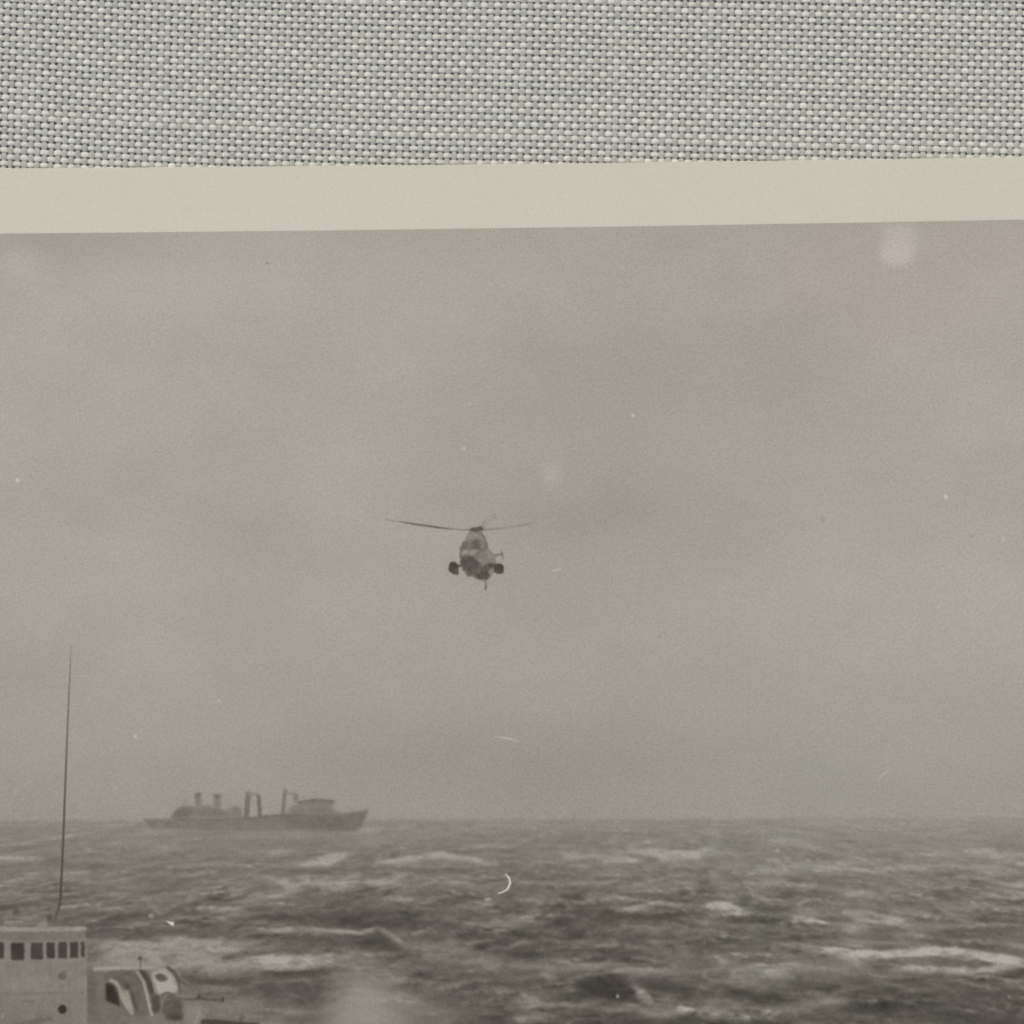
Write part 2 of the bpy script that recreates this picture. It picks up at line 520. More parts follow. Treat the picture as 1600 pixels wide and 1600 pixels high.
def wave(pts, width, val, alpha=0.9, soft=3.0, rough=5.0, seed=0):
    """a breaking crest or a dark trough drawn into the water, ragged along its edge"""
    P = np.array([(q[0], q[1], q[2] if len(q) > 2 else width) for q in pts], np.float32)
    m = P[:, 2].max() + 3 * soft + rough + 4
    sl = box(P[:, 0].min() - m, P[:, 0].max() + m, P[:, 1].min() - m, P[:, 1].max() + m)
    X, Y = xx[sl].copy(), yy[sl].copy()
    X += 3 * rough * (fbm(X / 16, Y / 7, 3, 300 + seed) - .5)
    Y += 1.6 * rough * (fbm(X / 26, Y / 9, 4, 310 + seed, 0.6) - .5)
    best = np.full(X.shape, 1e9, np.float32)
    tt = np.zeros_like(X); nseg = len(P) - 1
    for i, (a, b) in enumerate(zip(P[:-1], P[1:])):
        dv = b[:2] - a[:2]
        t = np.clip(((X - a[0]) * dv[0] + (Y - a[1]) * dv[1]) / max(1e-6, (dv * dv).sum()), 0, 1)
        oy = Y - a[1] - t * dv[1]
        ds = np.hypot((X - a[0] - t * dv[0]) * 0.5, np.where(oy > 0, oy * 0.62, oy * 1.25)) - (a[2] + t * (b[2] - a[2])) / 2
        k = ds < best
        best = np.where(k, ds, best); tt = np.where(k, (i + t) / nseg, tt)
    mask = 1 - sstep(-soft, soft, best)
    mask = mask * (0.50 + 0.50 * sstep(0.30, 0.62, fbm(X / 22 + seed, Y / 6, 4, 320 + seed, 0.6)))
    mask = mask * (0.35 + 0.65 * sstep(0, 0.16, tt) * sstep(0, 0.16, 1 - tt))
    tone[sl] += (val - tone[sl]) * np.clip(mask * alpha * 1.15, 0, 1)

def draw_waves():
    w = wave
    # far water
    w([(-20, 1340), (66, 1340)], 5, 150, 1, 2.5, 3, 1); w([(0, 1313), (28, 1311)], 4, 142, .8, 2, 3, 2)
    w([(60, 1350), (190, 1352)], 7, 106, .6, 4, 4, 3); w([(90, 1372), (180, 1376)], 5, 130, .6, 3, 4, 4)
    w([(230, 1328), (290, 1322)], 9, 136, .7, 4, 5, 5); w([(280, 1350), (370, 1351)], 5, 134, .7, 3, 4, 6)
    w([(100, 1380), (300, 1386)], 6, 108, .5, 4, 5, 7); w([(380, 1382), (470, 1362)], 5, 112, .6, 4, 4, 8)
    w([(462, 1352, 5), (505, 1344, 14), (545, 1331, 7)], 12, 150, 1, 4, 5, 9)
    w([(590, 1346), (640, 1341), (690, 1333), (735, 1341), (772, 1348)], 7, 152, 1, 2.6, 4, 10)
    w([(610, 1352), (750, 1356)], 7, 128, .6, 4, 5, 11); w([(565, 1342), (585, 1340)], 9, 104, .8, 4, 4, 12)
    w([(420, 1363), (600, 1357), (760, 1360)], 6, 100, .75, 4, 4, 13); w([(560, 1367), (620, 1366)], 8, 98, .6, 4, 4, 14)
    w([(415, 1372, 8), (455, 1377, 15), (490, 1370, 8)], 14, 144, .95, 4, 6, 15); w([(500, 1384), (525, 1385)], 10, 136, .8, 4, 5, 16)
    w([(590, 1387), (660, 1380)], 5, 126, .6, 3, 4, 17); w([(640, 1398), (700, 1394)], 7, 98, .5, 4, 4, 18)
    w([(862, 1340), (930, 1337), (1000, 1343)], 6, 146, .85, 3, 4, 19)
    w([(940, 1345), (1000, 1344)], 6, 150, .9, 3, 4, 20)
    w([(985, 1328, 5), (1040, 1333, 13), (1090, 1333, 9), (1110, 1322, 3)], 10, 156, 1, 3.5, 5, 21)
    w([(1020, 1347), (1100, 1348)], 8, 136, .7, 4, 5, 22); w([(1180, 1358), (1215, 1357)], 5, 144, .9, 2.5, 3, 23)
    w([(1200, 1313), (1258, 1312)], 7, 146, .9, 3, 4, 24); w([(1295, 1282), (1325, 1282)], 4, 146, .7, 2, 3, 25)
    w([(1370, 1344), (1395, 1342)], 6, 138, .8, 3, 4, 26); w([(1452, 1331), (1484, 1330)], 6, 148, .9, 3, 3, 27)
    w([(1505, 1330, 5), (1540, 1329, 10), (1570, 1343, 5)], 10, 152, .95, 3.5, 5, 28); w([(1390, 1355), (1480, 1352), (1580, 1355)], 5, 142, .8, 3, 4, 29)
    w([(1500, 1344), (1560, 1345)], 6, 122, .7, 3, 3, 30); w([(1060, 1304), (1075, 1303)], 5, 140, .8, 3, 3, 31)
    w([(820, 1365), (930, 1363)], 9, 104, .6, 5, 5, 32); w([(1090, 1380), (1110, 1379)], 6, 98, .7, 3, 3, 33)
    w([(1250, 1370), (1420, 1372)], 10, 106, .45, 6, 6, 34); w([(1150, 1310), (1420, 1300)], 6, 132, .3, 5, 6, 35)
    # middle water
    w([(130, 1454), (300, 1456), (400, 1459)], 12, 95, .75, 6, 6, 36)
    w([(400, 1424), (470, 1432), (590, 1425)], 15, 86, .8, 6, 6, 37); w([(530, 1436), (575, 1439)], 9, 76, .8, 4, 4, 38)
    w([(610, 1440), (690, 1443), (760, 1455)], 10, 86, .75, 5, 5, 39); w([(700, 1429), (800, 1427)], 9, 88, .7, 5, 5, 40)
    w([(720, 1465), (800, 1463)], 10, 84, .7, 5, 5, 41); w([(380, 1403), (560, 1408)], 6, 98, .5, 4, 5, 42)
    w([(840, 1406), (880, 1405)], 4, 128, .7, 3, 3, 43); w([(810, 1407), (845, 1406)], 4, 132, .7, 3, 3, 44)
    w([(930, 1417), (985, 1421), (1030, 1409), (1064, 1413)], 6, 142, .95, 3, 4, 45)
    w([(1095, 1413, 6), (1130, 1414, 11), (1164, 1424, 5)], 10, 152, 1, 3, 5, 46)
    w([(930, 1422), (960, 1424), (1000, 1432), (1100, 1426)], 9, 82, .75, 4, 4, 47); w([(960, 1396), (1040, 1397)], 6, 96, .6, 4, 4, 48)
    w([(800, 1457), (850, 1459)], 7, 80, .8, 4, 4, 49); w([(870, 1432), (960, 1440)], 10, 88, .7, 6, 6, 50)
    w([(1060, 1470), (1120, 1474)], 12, 86, .6, 6, 6, 51); w([(890, 1494), (1010, 1490)], 9, 86, .6, 5, 5, 52)
    w([(1540, 1409), (1620, 1406)], 7, 86, .8, 4, 4, 53); w([(1450, 1458), (1600, 1450)], 12, 94, .6, 6, 6, 54); w([(1430, 1470), (1600, 1484)], 7, 90, .7, 4, 4, 55)
    w([(1300, 1440), (1390, 1444)], 10, 104, .4, 6, 6, 56); w([(1250, 1410), (1450, 1418)], 5, 124, .5, 4, 5, 57)
    # the peaked wave
    w([(400, 1456), (470, 1450), (565, 1456), (590, 1449)], 6, 140, .9, 3, 3, 58); w([(590, 1450), (612, 1459), (632, 1474)], 6, 136, .9, 3, 3, 59)
    w([(420, 1472), (480, 1466), (560, 1474)], 12, 90, .75, 5, 5, 60)
    poly([(588, 1453), (576, 1462), (562, 1474), (556, 1481), (588, 1483), (615, 1488), (637, 1496), (640, 1489), (624, 1481), (604, 1467), (594, 1456)], 76, None, 4.0, .75)
    w([(140, 1476), (240, 1480), (300, 1478), (420, 1476)], 20, 140, .9, 8, 6, 61); w([(130, 1500), (300, 1500), (400, 1506)], 20, 136, .9, 8, 6, 62)
    w([(345, 1496), (372, 1494)], 8, 92, .8, 4, 4, 63); w([(390, 1500), (460, 1496), (532, 1495)], 14, 150, .95, 4, 5, 64); w([(400, 1512), (500, 1510)], 8, 142, .8, 4, 5, 65)
    w([(640, 1484), (720, 1490), (800, 1510)], 22, 124, .7, 8, 8, 66); w([(290, 1530), (350, 1534), (400, 1528)], 9, 84, .85, 4, 5, 67); w([(290, 1562), (360, 1566), (430, 1570)], 26, 114, .85, 8, 6, 101); w([(330, 1588), (430, 1588)], 12, 118, .7, 6, 6, 102)
    w([(400, 1521), (470, 1520), (545, 1514)], 9, 82, .9, 4, 4, 68); w([(400, 1548), (450, 1542), (520, 1545)], 20, 86, .8, 8, 7, 69)
    w([(700, 1530), (800, 1524)], 16, 94, .7, 7, 6, 70); w([(650, 1552), (720, 1560), (800, 1549)], 14, 90, .75, 6, 6, 71); w([(690, 1570), (800, 1574)], 12, 86, .8, 6, 6, 72)
    # near water
    w([(800, 1508), (880, 1513), (940, 1511)], 7, 120, .6, 4, 5, 73)
    w([(905, 1526), (950, 1517), (978, 1513), (1045, 1514)], 6, 134, .95, 3, 3, 74)
    w([(975, 1517), (1048, 1518)], 8, 126, .7, 4, 4, 75)
    poly([(900, 1532), (925, 1522), (952, 1520), (975, 1527), (990, 1540), (1000, 1552), (985, 1562), (950, 1564), (915, 1556), (895, 1545)], 66, None, 5, .85)
    poly([(985, 1530), (1050, 1534), (1090, 1545), (1085, 1556), (1040, 1552), (1008, 1548)], 76, None, 4, .8)
    w([(820, 1535), (890, 1540)], 16, 78, .7, 7, 6, 76)
    w([(994, 1544, 4), (1006, 1556, 11), (1024, 1572, 5)], 9, 138, .95, 3, 4, 77)
    w([(800, 1562), (860, 1566), (930, 1570)], 6, 126, .8, 3.5, 5, 78); w([(835, 1578), (910, 1578)], 8, 80, .8, 4, 4, 79)
    w([(800, 1592), (860, 1593)], 8, 132, .8, 4, 5, 80); w([(930, 1574), (1060, 1580)], 9, 116, .6, 5, 5, 81)
    w([(950, 1598), (1100, 1598)], 12, 80, .7, 5, 5, 82); w([(1070, 1508), (1130, 1512)], 9, 90, .6, 5, 5, 83)
    w([(1150, 1530), (1230, 1514)], 12, 134, .6, 6, 6, 84); w([(1195, 1516), (1232, 1516)], 8, 142, .8, 4, 4, 85)
    w([(1262, 1478), (1300, 1482), (1332, 1490), (1390, 1489), (1450, 1484), (1500, 1486), (1560, 1496), (1640, 1508)], 11, 157, 1, 3.5, 4, 86)
    w([(1310, 1495), (1350, 1498)], 12, 142, .7, 5, 5, 87); w([(1250, 1500), (1330, 1508)], 22, 122, .6, 8, 7, 88)
    w([(1400, 1511), (1460, 1513), (1520, 1517), (1590, 1508)], 8, 148, .9, 4, 4, 89); w([(1390, 1499), (1480, 1496)], 6, 112, .9, 3, 3, 90)
    w([(1440, 1522), (1500, 1524)], 6, 96, .6, 4, 4, 91); w([(1590, 1516), (1630, 1518)], 6, 84, .8, 4, 4, 92)
    w([(1320, 1531), (1375, 1533)], 10, 86, .85, 5, 5, 93); w([(1410, 1538), (1440, 1543)], 8, 92, .8, 4, 4, 94)
    w([(1450, 1552), (1600, 1558)], 20, 88, .75, 8, 8, 95); w([(1400, 1578), (1500, 1588), (1600, 1590)], 16, 82, .75, 7, 7, 96)
    w([(1220, 1570), (1330, 1562)], 14, 120, .5, 7, 7, 97); w([(1170, 1598), (1380, 1592)], 14, 86, .6, 6, 7, 98)
    w([(1080, 1560), (1180, 1570)], 12, 108, .5, 6, 6, 99); w([(600, 1535), (640, 1530)], 8, 130, .6, 4, 4, 100)

def draw_ship():
    h = lambda k: 'ship.' + k
    poly([(224, 1280), (272, 1279.5), (380, 1279), (404, 1276), (440, 1272), (500, 1270), (540, 1271), (560, 1268), (573, 1265.5), (576, 1268), (567, 1284), (562, 1299),
          (520, 1300), (470, 1299), (430, 1298), (330, 1297), (236, 1293)], 113, h('hull'), 1.5, .92)
    poly([(226, 1283), (330, 1284), (430, 1286), (470, 1290), (430, 1299), (330, 1296), (250, 1291)], 124, None, 4, .5)
    poly([(440, 1274), (540, 1273), (574, 1268), (566, 1284), (562, 1297), (510, 1297), (450, 1292)], 107, None, 3, .8)
    line([(280, 1280), (340, 1280.5), (400, 1277.5), (470, 1272)], 3, 104, None, 1.4, .8)
    poly([(266, 1279), (274, 1266), (283, 1260.5), (300, 1260), (312, 1262), (318, 1258), (330, 1258.5), (333, 1263), (346, 1264), (349, 1268), (364, 1268), (366, 1262), (376, 1263), (381, 1279)], 121, h('deckhouse'), 1.6, .9)
    poly([(268, 1279), (275, 1266), (284, 1260.5), (300, 1260.5), (303, 1271), (290, 1279)], 108, None, 2.2, .8)
    for px, py, rx, ry in ((318, 1268, 8, 5), (336, 1266, 7, 5), (352, 1270, 10, 5), (366, 1264, 8, 4), (327, 1273, 14, 3)):
        ell(px, py, rx, ry, 113, None, .8, .55)
    for px in (296, 322, 356, 372): line([(px, 1261), (px, 1253)], 1.6, 136, None, 1.2, .5)
    line([(359, 1203, 146, 1.5), (360, 1230, 145, 1.5), (360, 1260, 138, 2)], 1.6, 142, None, 1.0, .6)
    line([(300, 1258), (330, 1256), (380, 1259)], 2, 138, None, 1.6, .45)
    for a, b, y0, v, k in ((304.5, 314, 1239.5, 127, 'funnel'), (334, 344.5, 1241, 128, 'funnel2')):
        poly([(a + 1, 1262), (a, y0), (b, y0), (b + .5, 1262)], v - 7, h(k), 1.7, .9)
        poly([(a, y0 + 6), (a, y0), (b, y0), (b, y0 + 6)], 104, None, 1.6, .8)
    poly([(286, 1260), (287, 1246), (293, 1246), (294, 1260)], 141, h('vent_post'), 2, .7)
    line([(385, 1275), (386, 1260), (388, 1241)], 8.0, 108, h('goal_post'), 1.6, .9)
    line([(406, 1274), (405.5, 1260), (404, 1244)], 6.0, 105, h('goal_post2'), 1.6, .9)
    line([(388, 1240.5), (404, 1242)], 4, 128, h('crossbar'), 1.5, .8)
    line([(442, 1272), (443.5, 1255), (445.5, 1236)], 5.6, 110, h('mast'), 1.6, .9)
    line([(445, 1232), (445, 1238)], 2, 135, None, 1.2, .7)
    line([(446, 1239), (460, 1240)], 3.2, 124, h('yard_arm'), 1.3, .8)
    poly([(457, 1241), (462, 1239.5), (467, 1244), (464, 1253), (458, 1252), (460, 1247)], 108, h('crane_block'), 1.6, .85)
    poly([(446, 1272), (453, 1262), (463, 1256.5), (472, 1252), (488, 1249), (506, 1249.5), (522, 1251.5), (523, 1256), (519, 1259), (523, 1266), (533, 1271)], 119, h('bridge_house'), 1.7, .92)
    line([(466, 1254), (480, 1251), (494, 1249.5), (521, 1252.5)], 3.5, 106, None, 1.5, .8)
    ell(490, 1261, 18, 4, 127, None, .8, .5); line([(456, 1266), (520, 1266)], 2, 110, None, 1.3, .5)
    line([(445, 1237), (482, 1250)], 1.2, 141, None, .8, .5); line([(445, 1238), (412, 1272)], 1.2, 143, None, .8, .45); line([(388, 1241), (352, 1266)], 1.2, 143, None, .8, .45)
    line([(497, 1249), (497, 1240)], 1.8, 134, None, 1, .6); line([(474, 1252), (474, 1244)], 1.8, 136, None, 1, .6); line([(547, 1270), (547, 1262)], 1.6, 134, None, 1, .6)
    ell(578, 1297, 16, 4.5, 148, None, .8, .8); ell(560, 1301, 20, 3, 140, None, .9, .6); line([(448, 1297), (500, 1298)], 3, 130, None, 2, .5)
    line([(510, 1311), (565, 1305)], 6, 132, None, 4, .35)

def draw_rotor():
    h = lambda k: 'helicopter.' + k
    # rotor
    line([(600, 811.5, 150, 1.5), (620, 814.5, 128, 2.2), (642, 818, 104, 3), (662, 821, 97, 3.2), (684, 824, 92, 3), (700, 826, 108, 2.6), (716, 827.4, 122, 2.2), (733, 828, 122, 2.2)], 2.5, 110, h('blade'), 1.2, .92)
    line([(753, 828, 112, 2.4), (768, 827, 122, 2.6), (790, 824.5, 134, 2.8), (812, 821, 141, 3.2), (838, 817, 149, 3.6), (856, 814.5, 154, 3.6)], 2.6, 125, h('blade2'), 1.3, .85)
    poly([(751, 825), (755, 815), (763, 807), (775, 802), (784, 806), (770, 812), (760, 819), (755, 827)], 142, h('blade3'), 2.2, .62)
    line([(752, 824, 118, 2), (759, 813, 138, 3)], 2.4, 128, h('blade3'), 1.4, .7)

def draw_helicopter():
    h = lambda k: 'helicopter.' + k
    # tail first, then the body over it
    line([(771, 867.5, 112, 3), (778, 867, 108, 3.4), (785, 866.5, 108, 2.6)], 3, 110, h('tail_plane'), 1.2, .9)
    line([(783.5, 858, 145, 1.6), (784.5, 866, 108, 3), (785, 875, 130, 2)], 2.4, 112, h('tail_rotor'), 1.2, .9)
    # fuselage
    poly([(733, 831.5), (752, 831), (757, 839), (761, 852), (763.5, 858), (768, 864), (774, 869), (774.5, 880), (771, 884), (771, 893), (766, 899), (762.5, 906.5), (753, 906), (745, 904),
          (738, 900), (731, 900), (724.5, 891), (721, 885), (718.5, 868), (719.5, 856), (724, 847), (728, 840)], 115, h('fuselage'), 1.2, 1)
    poly([(734, 833), (751, 832.5), (755, 840), (752, 845), (741, 843), (733, 846), (730, 842)], 125, None, 1.4, .9)
    line([(741, 834), (740, 845)], 1.6, 112, None, .9, .6); line([(747, 833), (749, 844)], 1.6, 116, None, .9, .6); line([(729, 846), (738, 843), (752, 846)], 2, 104, None, 1.1, .7)
    line([(720, 855), (719.5, 868), (722, 882)], 3, 96, None, 1.3, .8)
    line([(754, 835), (758, 842), (761.5, 854)], 3, 100, None, 1.1, .85)
    poly([(720.5, 862), (721, 853), (727, 845.5), (735, 848), (736, 857), (727, 859)], 101, None, 1.7, .9)
    poly([(736, 858), (737, 851), (741, 845), (749, 845), (751, 853), (749, 860)], 100, None, 1.7, .9)
    ell(744, 849, 4.5, 6, 92, None, .5, .8); ell(725, 852, 3.5, 5, 97, None, .5, .7); ell(735, 852, 2.5, 4, 112, None, .6, .7)
    poly([(720, 866), (725, 859.5), (735, 860), (745, 859.5), (750, 862), (743, 868), (733, 868), (724, 868)], 130, None, 1.6, .9)
    line([(727, 846), (726, 860)], 1.4, 118, None, .9, .6); line([(756, 846), (759, 858), (757, 866)], 2.4, 108, None, 1.2, .6); ell(762, 872, 5, 4, 116, None, .7, .6); ell(755, 868, 4, 5, 112, None, .7, .5)
    ell(738, 863, 5, 3.2, 139, None, .6, .6); ell(727, 862, 4, 3, 142, None, .6, .6); ell(732, 865, 1.6, 4, 122, None, .6, .5)
    ell(749, 867, 4, 4, 99, None, .6, .8)
    poly([(752, 862), (763, 859), (768, 866), (773, 871), (773, 881), (765, 882), (757, 884), (751, 878), (745, 873)], 127, None, 1.8, .9)
    poly([(719, 868), (724, 868), (730, 866), (740, 870), (746, 874), (749, 881), (754, 886), (762, 885), (770, 882.5), (768, 890), (765, 897.5), (762, 906), (753, 905.5), (745, 903.5), (738, 899.5), (731, 899.5), (725, 890.5), (721.5, 884)], 85, None, 1.5, 1)
    ell(733, 881, 11, 9, 74, None, .6, .6); ell(753, 899, 9, 6, 71, None, .6, .7); ell(762, 889, 7, 4, 88, None, .7, .6); ell(748, 890, 5, 4, 90, None, .7, .5)
    line([(745, 874), (751, 876), (757, 882)], 3, 122, None, 1.3, .7)
    ell(767, 893, 3.2, 4.5, 138, None, .5, .8, 20)
    line([(765, 899), (772, 894), (773, 892)], 2, 100, None, 1, .7)
    # wheels on their outriggers
    line([(723, 884), (714, 884.5)], 4.5, 88, None, 1.2, .9)
    ell(708.5, 887.5, 8.2, 9.4, 70, h('wheel'), .16, 1)
    poly([(708, 893), (716.5, 889), (716, 899), (710, 897.5)], 72, h('wheel'), 1.1, 1)
    line([(757, 885.5), (764, 882.5), (775, 883)], 4.5, 80, None, 1.2, .9)
    ell(779, 888.5, 8.0, 8.6, 72, h('wheel2'), .16, 1, 20)
    ell(782, 892, 5, 4.5, 72, h('wheel2'), .3, 1)
    line([(756.5, 906, 106, 2.6), (759, 912, 112, 2.4), (759, 921, 98, 3.2)], 2.6, 105, h('hanging_line'), 1.1, .95)
    ell(745, 826.5, 11, 3.2, 92, h('hub'), .35, .95, -4)
    poly([(731, 829), (738, 826), (745, 824.5), (752, 822.5), (753.5, 829), (748, 831.5), (738, 830.5)], 78, h('hub'), 1.2, .95)

def draw_antenna():
    line([(110.5, 1008, 142, 1.8), (110, 1040, 122, 2.2), (107.5, 1090, 112, 2.6), (105, 1150, 102, 2.9), (102, 1225, 92, 3.3), (98.5, 1320, 80, 3.8), (94.5, 1405, 74, 4.2)], 2.5, 110, 'antenna', 1.0, .95)
    line([(94.5, 1405, 76, 4.2), (92, 1418, 80, 4.6), (88, 1430, 84, 5), (85, 1439, 90, 5.5)], 4, 86, 'antenna', 1.4, .9)

def draw_near_ship():
    h = lambda k: 'near.' + k
    # after part: casing with rounded hoods, machinery
    poly([(134, 1508), (150, 1511), (262, 1510), (276, 1518), (286, 1540), (300, 1546), (318, 1562), (322, 1600), (330, 1960), (-336, 1960), (-336, 1600), (134, 1600)], 110, h('casing'), 1.6, .95)
    poly([(134, 1520), (150, 1520), (150, 1600), (134, 1600)], 92, None, 4, .7)
    line([(148, 1514), (180, 1512.5), (222, 1512), (262, 1512.5, 128)], 6, 150, h('casing_rim'), 1.8, .95)
    poly([(160, 1526), (168, 1519), (182, 1516.5), (205, 1516.5), (215, 1520), (224, 1533), (229, 1552), (234, 1573), (238, 1586), (212, 1588), (204, 1575), (200, 1552), (190, 1538), (176, 1530), (164, 1532)], 97, h('hood'), 1.6, .95)
    line([(164, 1526), (174, 1520), (192, 1519), (203, 1522)], 5, 90, None, 2.5, .75)
    poly([(180, 1524), (190, 1526), (203, 1538), (206, 1547), (200, 1549), (192, 1540)], 84, None, 2.4, .85)
    ell(199, 1541, 4, 4.5, 70, None, .6, .8)
    poly([(203, 1549), (207, 1550), (211, 1562), (215, 1577), (211, 1578), (206, 1572)], 72, h('hood_slot'), 1.5, .95)
    line([(213, 1578), (222, 1582)], 3, 84, None, 1.5, .6)
    line([(215, 1519), (224, 1533), (229, 1552), (233.5, 1572), (237, 1586)], 4.5, 152, h('hood_edge'), 1.3, .9)
    poly([(164.5, 1538), (169, 1535), (178, 1540), (184, 1552), (187.5, 1572), (176, 1568.5), (166, 1563)], 50, h('hood_opening'), 1.5, 1)
    ell(172, 1550, 5, 9, 50, None, .7, .5)
    line([(173, 1532), (181, 1535), (187, 1544), (190, 1557), (196, 1570), (206, 1583)], 4.5, 152, h('hood_frame'), 1.3, .9)
    poly([(192, 1549), (200, 1547.5), (205, 1560), (209, 1578), (204, 1582), (196, 1571), (190, 1558)], 149, None, 1.7, .9)
    poly([(216, 1515.5), (227, 1516.5), (237, 1533), (241.5, 1553), (236, 1555), (232, 1546), (226, 1530)], 64, None, 1.7, .95)
    poly([(236, 1519), (258, 1513.5), (270, 1521), (277, 1537), (278.5, 1549), (262, 1553.5), (244, 1554), (240, 1538)], 158, h('drum'), 1.7, .95)
    line([(241, 1536), (246, 1549)], 2.5, 118, None, 1.6, .6); line([(268, 1524), (274, 1540)], 2.5, 124, None, 1.6, .6)
    ell(252, 1527.5, 9.5, 6.0, 82, h('drum_opening'), .4, .95, 20)
    line([(263, 1513), (272, 1519.5), (279, 1533), (281.5, 1550)], 6, 84, h('drum_rim'), 1.6, .88)
    line([(268, 1511), (277, 1516), (285, 1529)], 2.5, 128, None, 1.4, .6)
    poly([(281, 1538), (290, 1537), (303, 1545), (311, 1557), (283, 1560)], 107, None, 2.5, .85)
    line([(287, 1531), (300, 1540), (309, 1551)], 2.5, 126, None, 1.6, .6)
    poly([(236, 1556), (246, 1552), (251, 1560), (250, 1576), (245, 1584), (238, 1580)], 66, None, 1.8, .9)
    line([(254, 1554), (262, 1551), (272, 1556)], 4, 72, None, 1.4, .85); line([(251, 1557), (258, 1562), (256, 1572)], 2.4, 82, None, 1.2, .7)
    poly([(256, 1564), (270, 1560), (282, 1563), (287, 1584), (284, 1594), (262, 1594), (254, 1582)], 80, h('winch'), 2, .95)
    ell(274, 1589, 11, 5, 62, None, .6, .85); ell(279, 1571, 6, 6, 72, None, .7, .6); ell(263, 1573, 4, 6, 94, None, .7, .6); line([(268, 1564), (271, 1585)], 2, 96, None, 1.2, .5)
    poly([(288, 1568), (312, 1564), (320, 1580), (322, 1602), (290, 1602)], 122, None, 3, .85)
    line([(313, 1575), (309, 1590), (304, 1602)], 5, 137, None, 2.4, .6)
    line([(266, 1557), (300, 1556.5)], 2.5, 124, None, 1.2, .6)
    line([(262, 1557, 76, 4.5), (280, 1561, 94, 4), (302, 1561.5, 84, 4), (312, 1560, 70, 4), (330, 1562, 78, 3), (348, 1563, 74, 3)], 3, 84, h('derrick'), 1.3, .9)
    ell(311, 1558, 3.4, 4.6, 70, None, .5, .9); ell(348, 1561.5, 2.6, 4.6, 72, None, .5, .9)
    line([(219.5, 1497), (219.5, 1513)], 2.2, 96, h('lamp_post'), 1, .9); ell(219, 1497.5, 3.4, 3.6, 84, h('lamp_post'), .4, .9)
    line([(318, 1597), (345, 1598), (370, 1601), (402, 1603)], 9, 64, h('rail'), 2, .9); ell(378, 1591, 4, 4.5, 86, None, .5, .8)
    line([(312, 1575), (330, 1592)], 3, 108, None, 2, .5)
    # wheelhouse
    poly([(-336, 1452), (132.5, 1452), (134, 1470), (135, 1600), (136, 1960), (-336, 1960)], 123, h('wheelhouse'), 1.2, 1)
    poly([(-336, 1456), (132, 1456), (132, 1471), (-336, 1471)], 110, None, 2, .85)
    line([(-336, 1555), (0, 1553), (130, 1551)], 3.5, 108, None, 2.2, .6)
    for sx, sy, sl_, sv in ((12, 1503, 30, 108), (58, 1502, 22, 108), (79, 1500, 46, 106), (117, 1499, 36, 107), (30, 1520, 34, 110), (108, 1530, 40, 108), (66, 1560, 34, 107)):
        line([(sx, sy, sv, 3), (sx + .6, sy + sl_, 114, 1.5)], 2.5, sv, None, 1.8, .5)
    poly([(-336, 1570), (134, 1568), (136, 1700), (-336, 1700)], 110, None, 9, .55)
    for sx in (44, 90): line([(sx, 1502), (sx, 1548)], 1.4, 125, None, 1.0, .4)
    line([(-336, 1451.5), (70, 1452), (132, 1451)], 7, 144, h('roof_edge'), 1.3, .95)
    for k, (a, b, y0, y1) in enumerate(((-40, -18, 1472, 1499), (-10, 6.3, 1472, 1498), (17, 38, 1473, 1500), (48, 67, 1473, 1499), (72.5, 86, 1473, 1497.5), (91, 105, 1472, 1497.5), (109.5, 122.5, 1472, 1497), (126.5, 132.5, 1471, 1496))):
        if a < -10: continue
        poly([(a - 3, y0 - 3), (b + 3, y0 - 3), (b + 3, y1 + 3), (a - 3, y1 + 3)], 129, None, 1.4, .7)
        poly([(a, y0), (b, y0), (b, y1), (a, y1)], 60 + (4 if k % 2 else 0), h('window%d' % k), 1.0, 1)
    line([(134, 1500), (135, 1600)], 3, 132, None, 1.5, .5)
    poly([(76, 1447), (76, 1440), (86, 1437), (108, 1441), (114, 1446.5)], 94, h('aerial_base'), 1.6, .9)
    ell(77.5, 1433.5, 5, 6, 78, None, .5, .85)
    poly([(57, 1449), (60, 1441), (73, 1440), (75, 1449)], 138, h('deck_box'), 1.5, .8)
    line([(8, 1441), (34, 1440.5)], 4.5, 136, h('roof_rail'), 1.5, .8)
    ell(25, 1425.5, 5.5, 6.5, 84, h('roof_lamp'), .4, .9)
    line([(28, 1432), (60, 1446)], 10, 118, None, 4, .4)
    ell(97, 1525, 6.5, 6, 88, h('wall_lamp'), .45, .9, -25); line([(98, 1518), (106, 1518)], 3, 98, None, 1.5, .6)
    line([(98, 1540), (98, 1565)], 3, 106, None, 1.8, .5)
    ell(97.5, 1577, 6.8, 7.2, 52, h('porthole'), .18, 1)
    line([(36, 1566), (52, 1564)], 4, 96, None, 1.6, .6); line([(40, 1560), (58, 1561)], 2, 130, None, 1.4, .5)
    line([(28, 1601), (78, 1592)], 8, 92, None, 3, .6); ell(4, 1587, 2, 6, 138, None, .5, .6)
    sl = box(-336, 330, 1450, 1952)
    m = (ident[sl] >= PARTS.index(h('casing')))
    tone[sl] += m * (9 * (fbm(xx[sl] / 26, yy[sl] / 20, 4, 400) - .5) + 12 * (fbm(xx[sl] / 90, yy[sl] / 60, 2, 401) - .5))

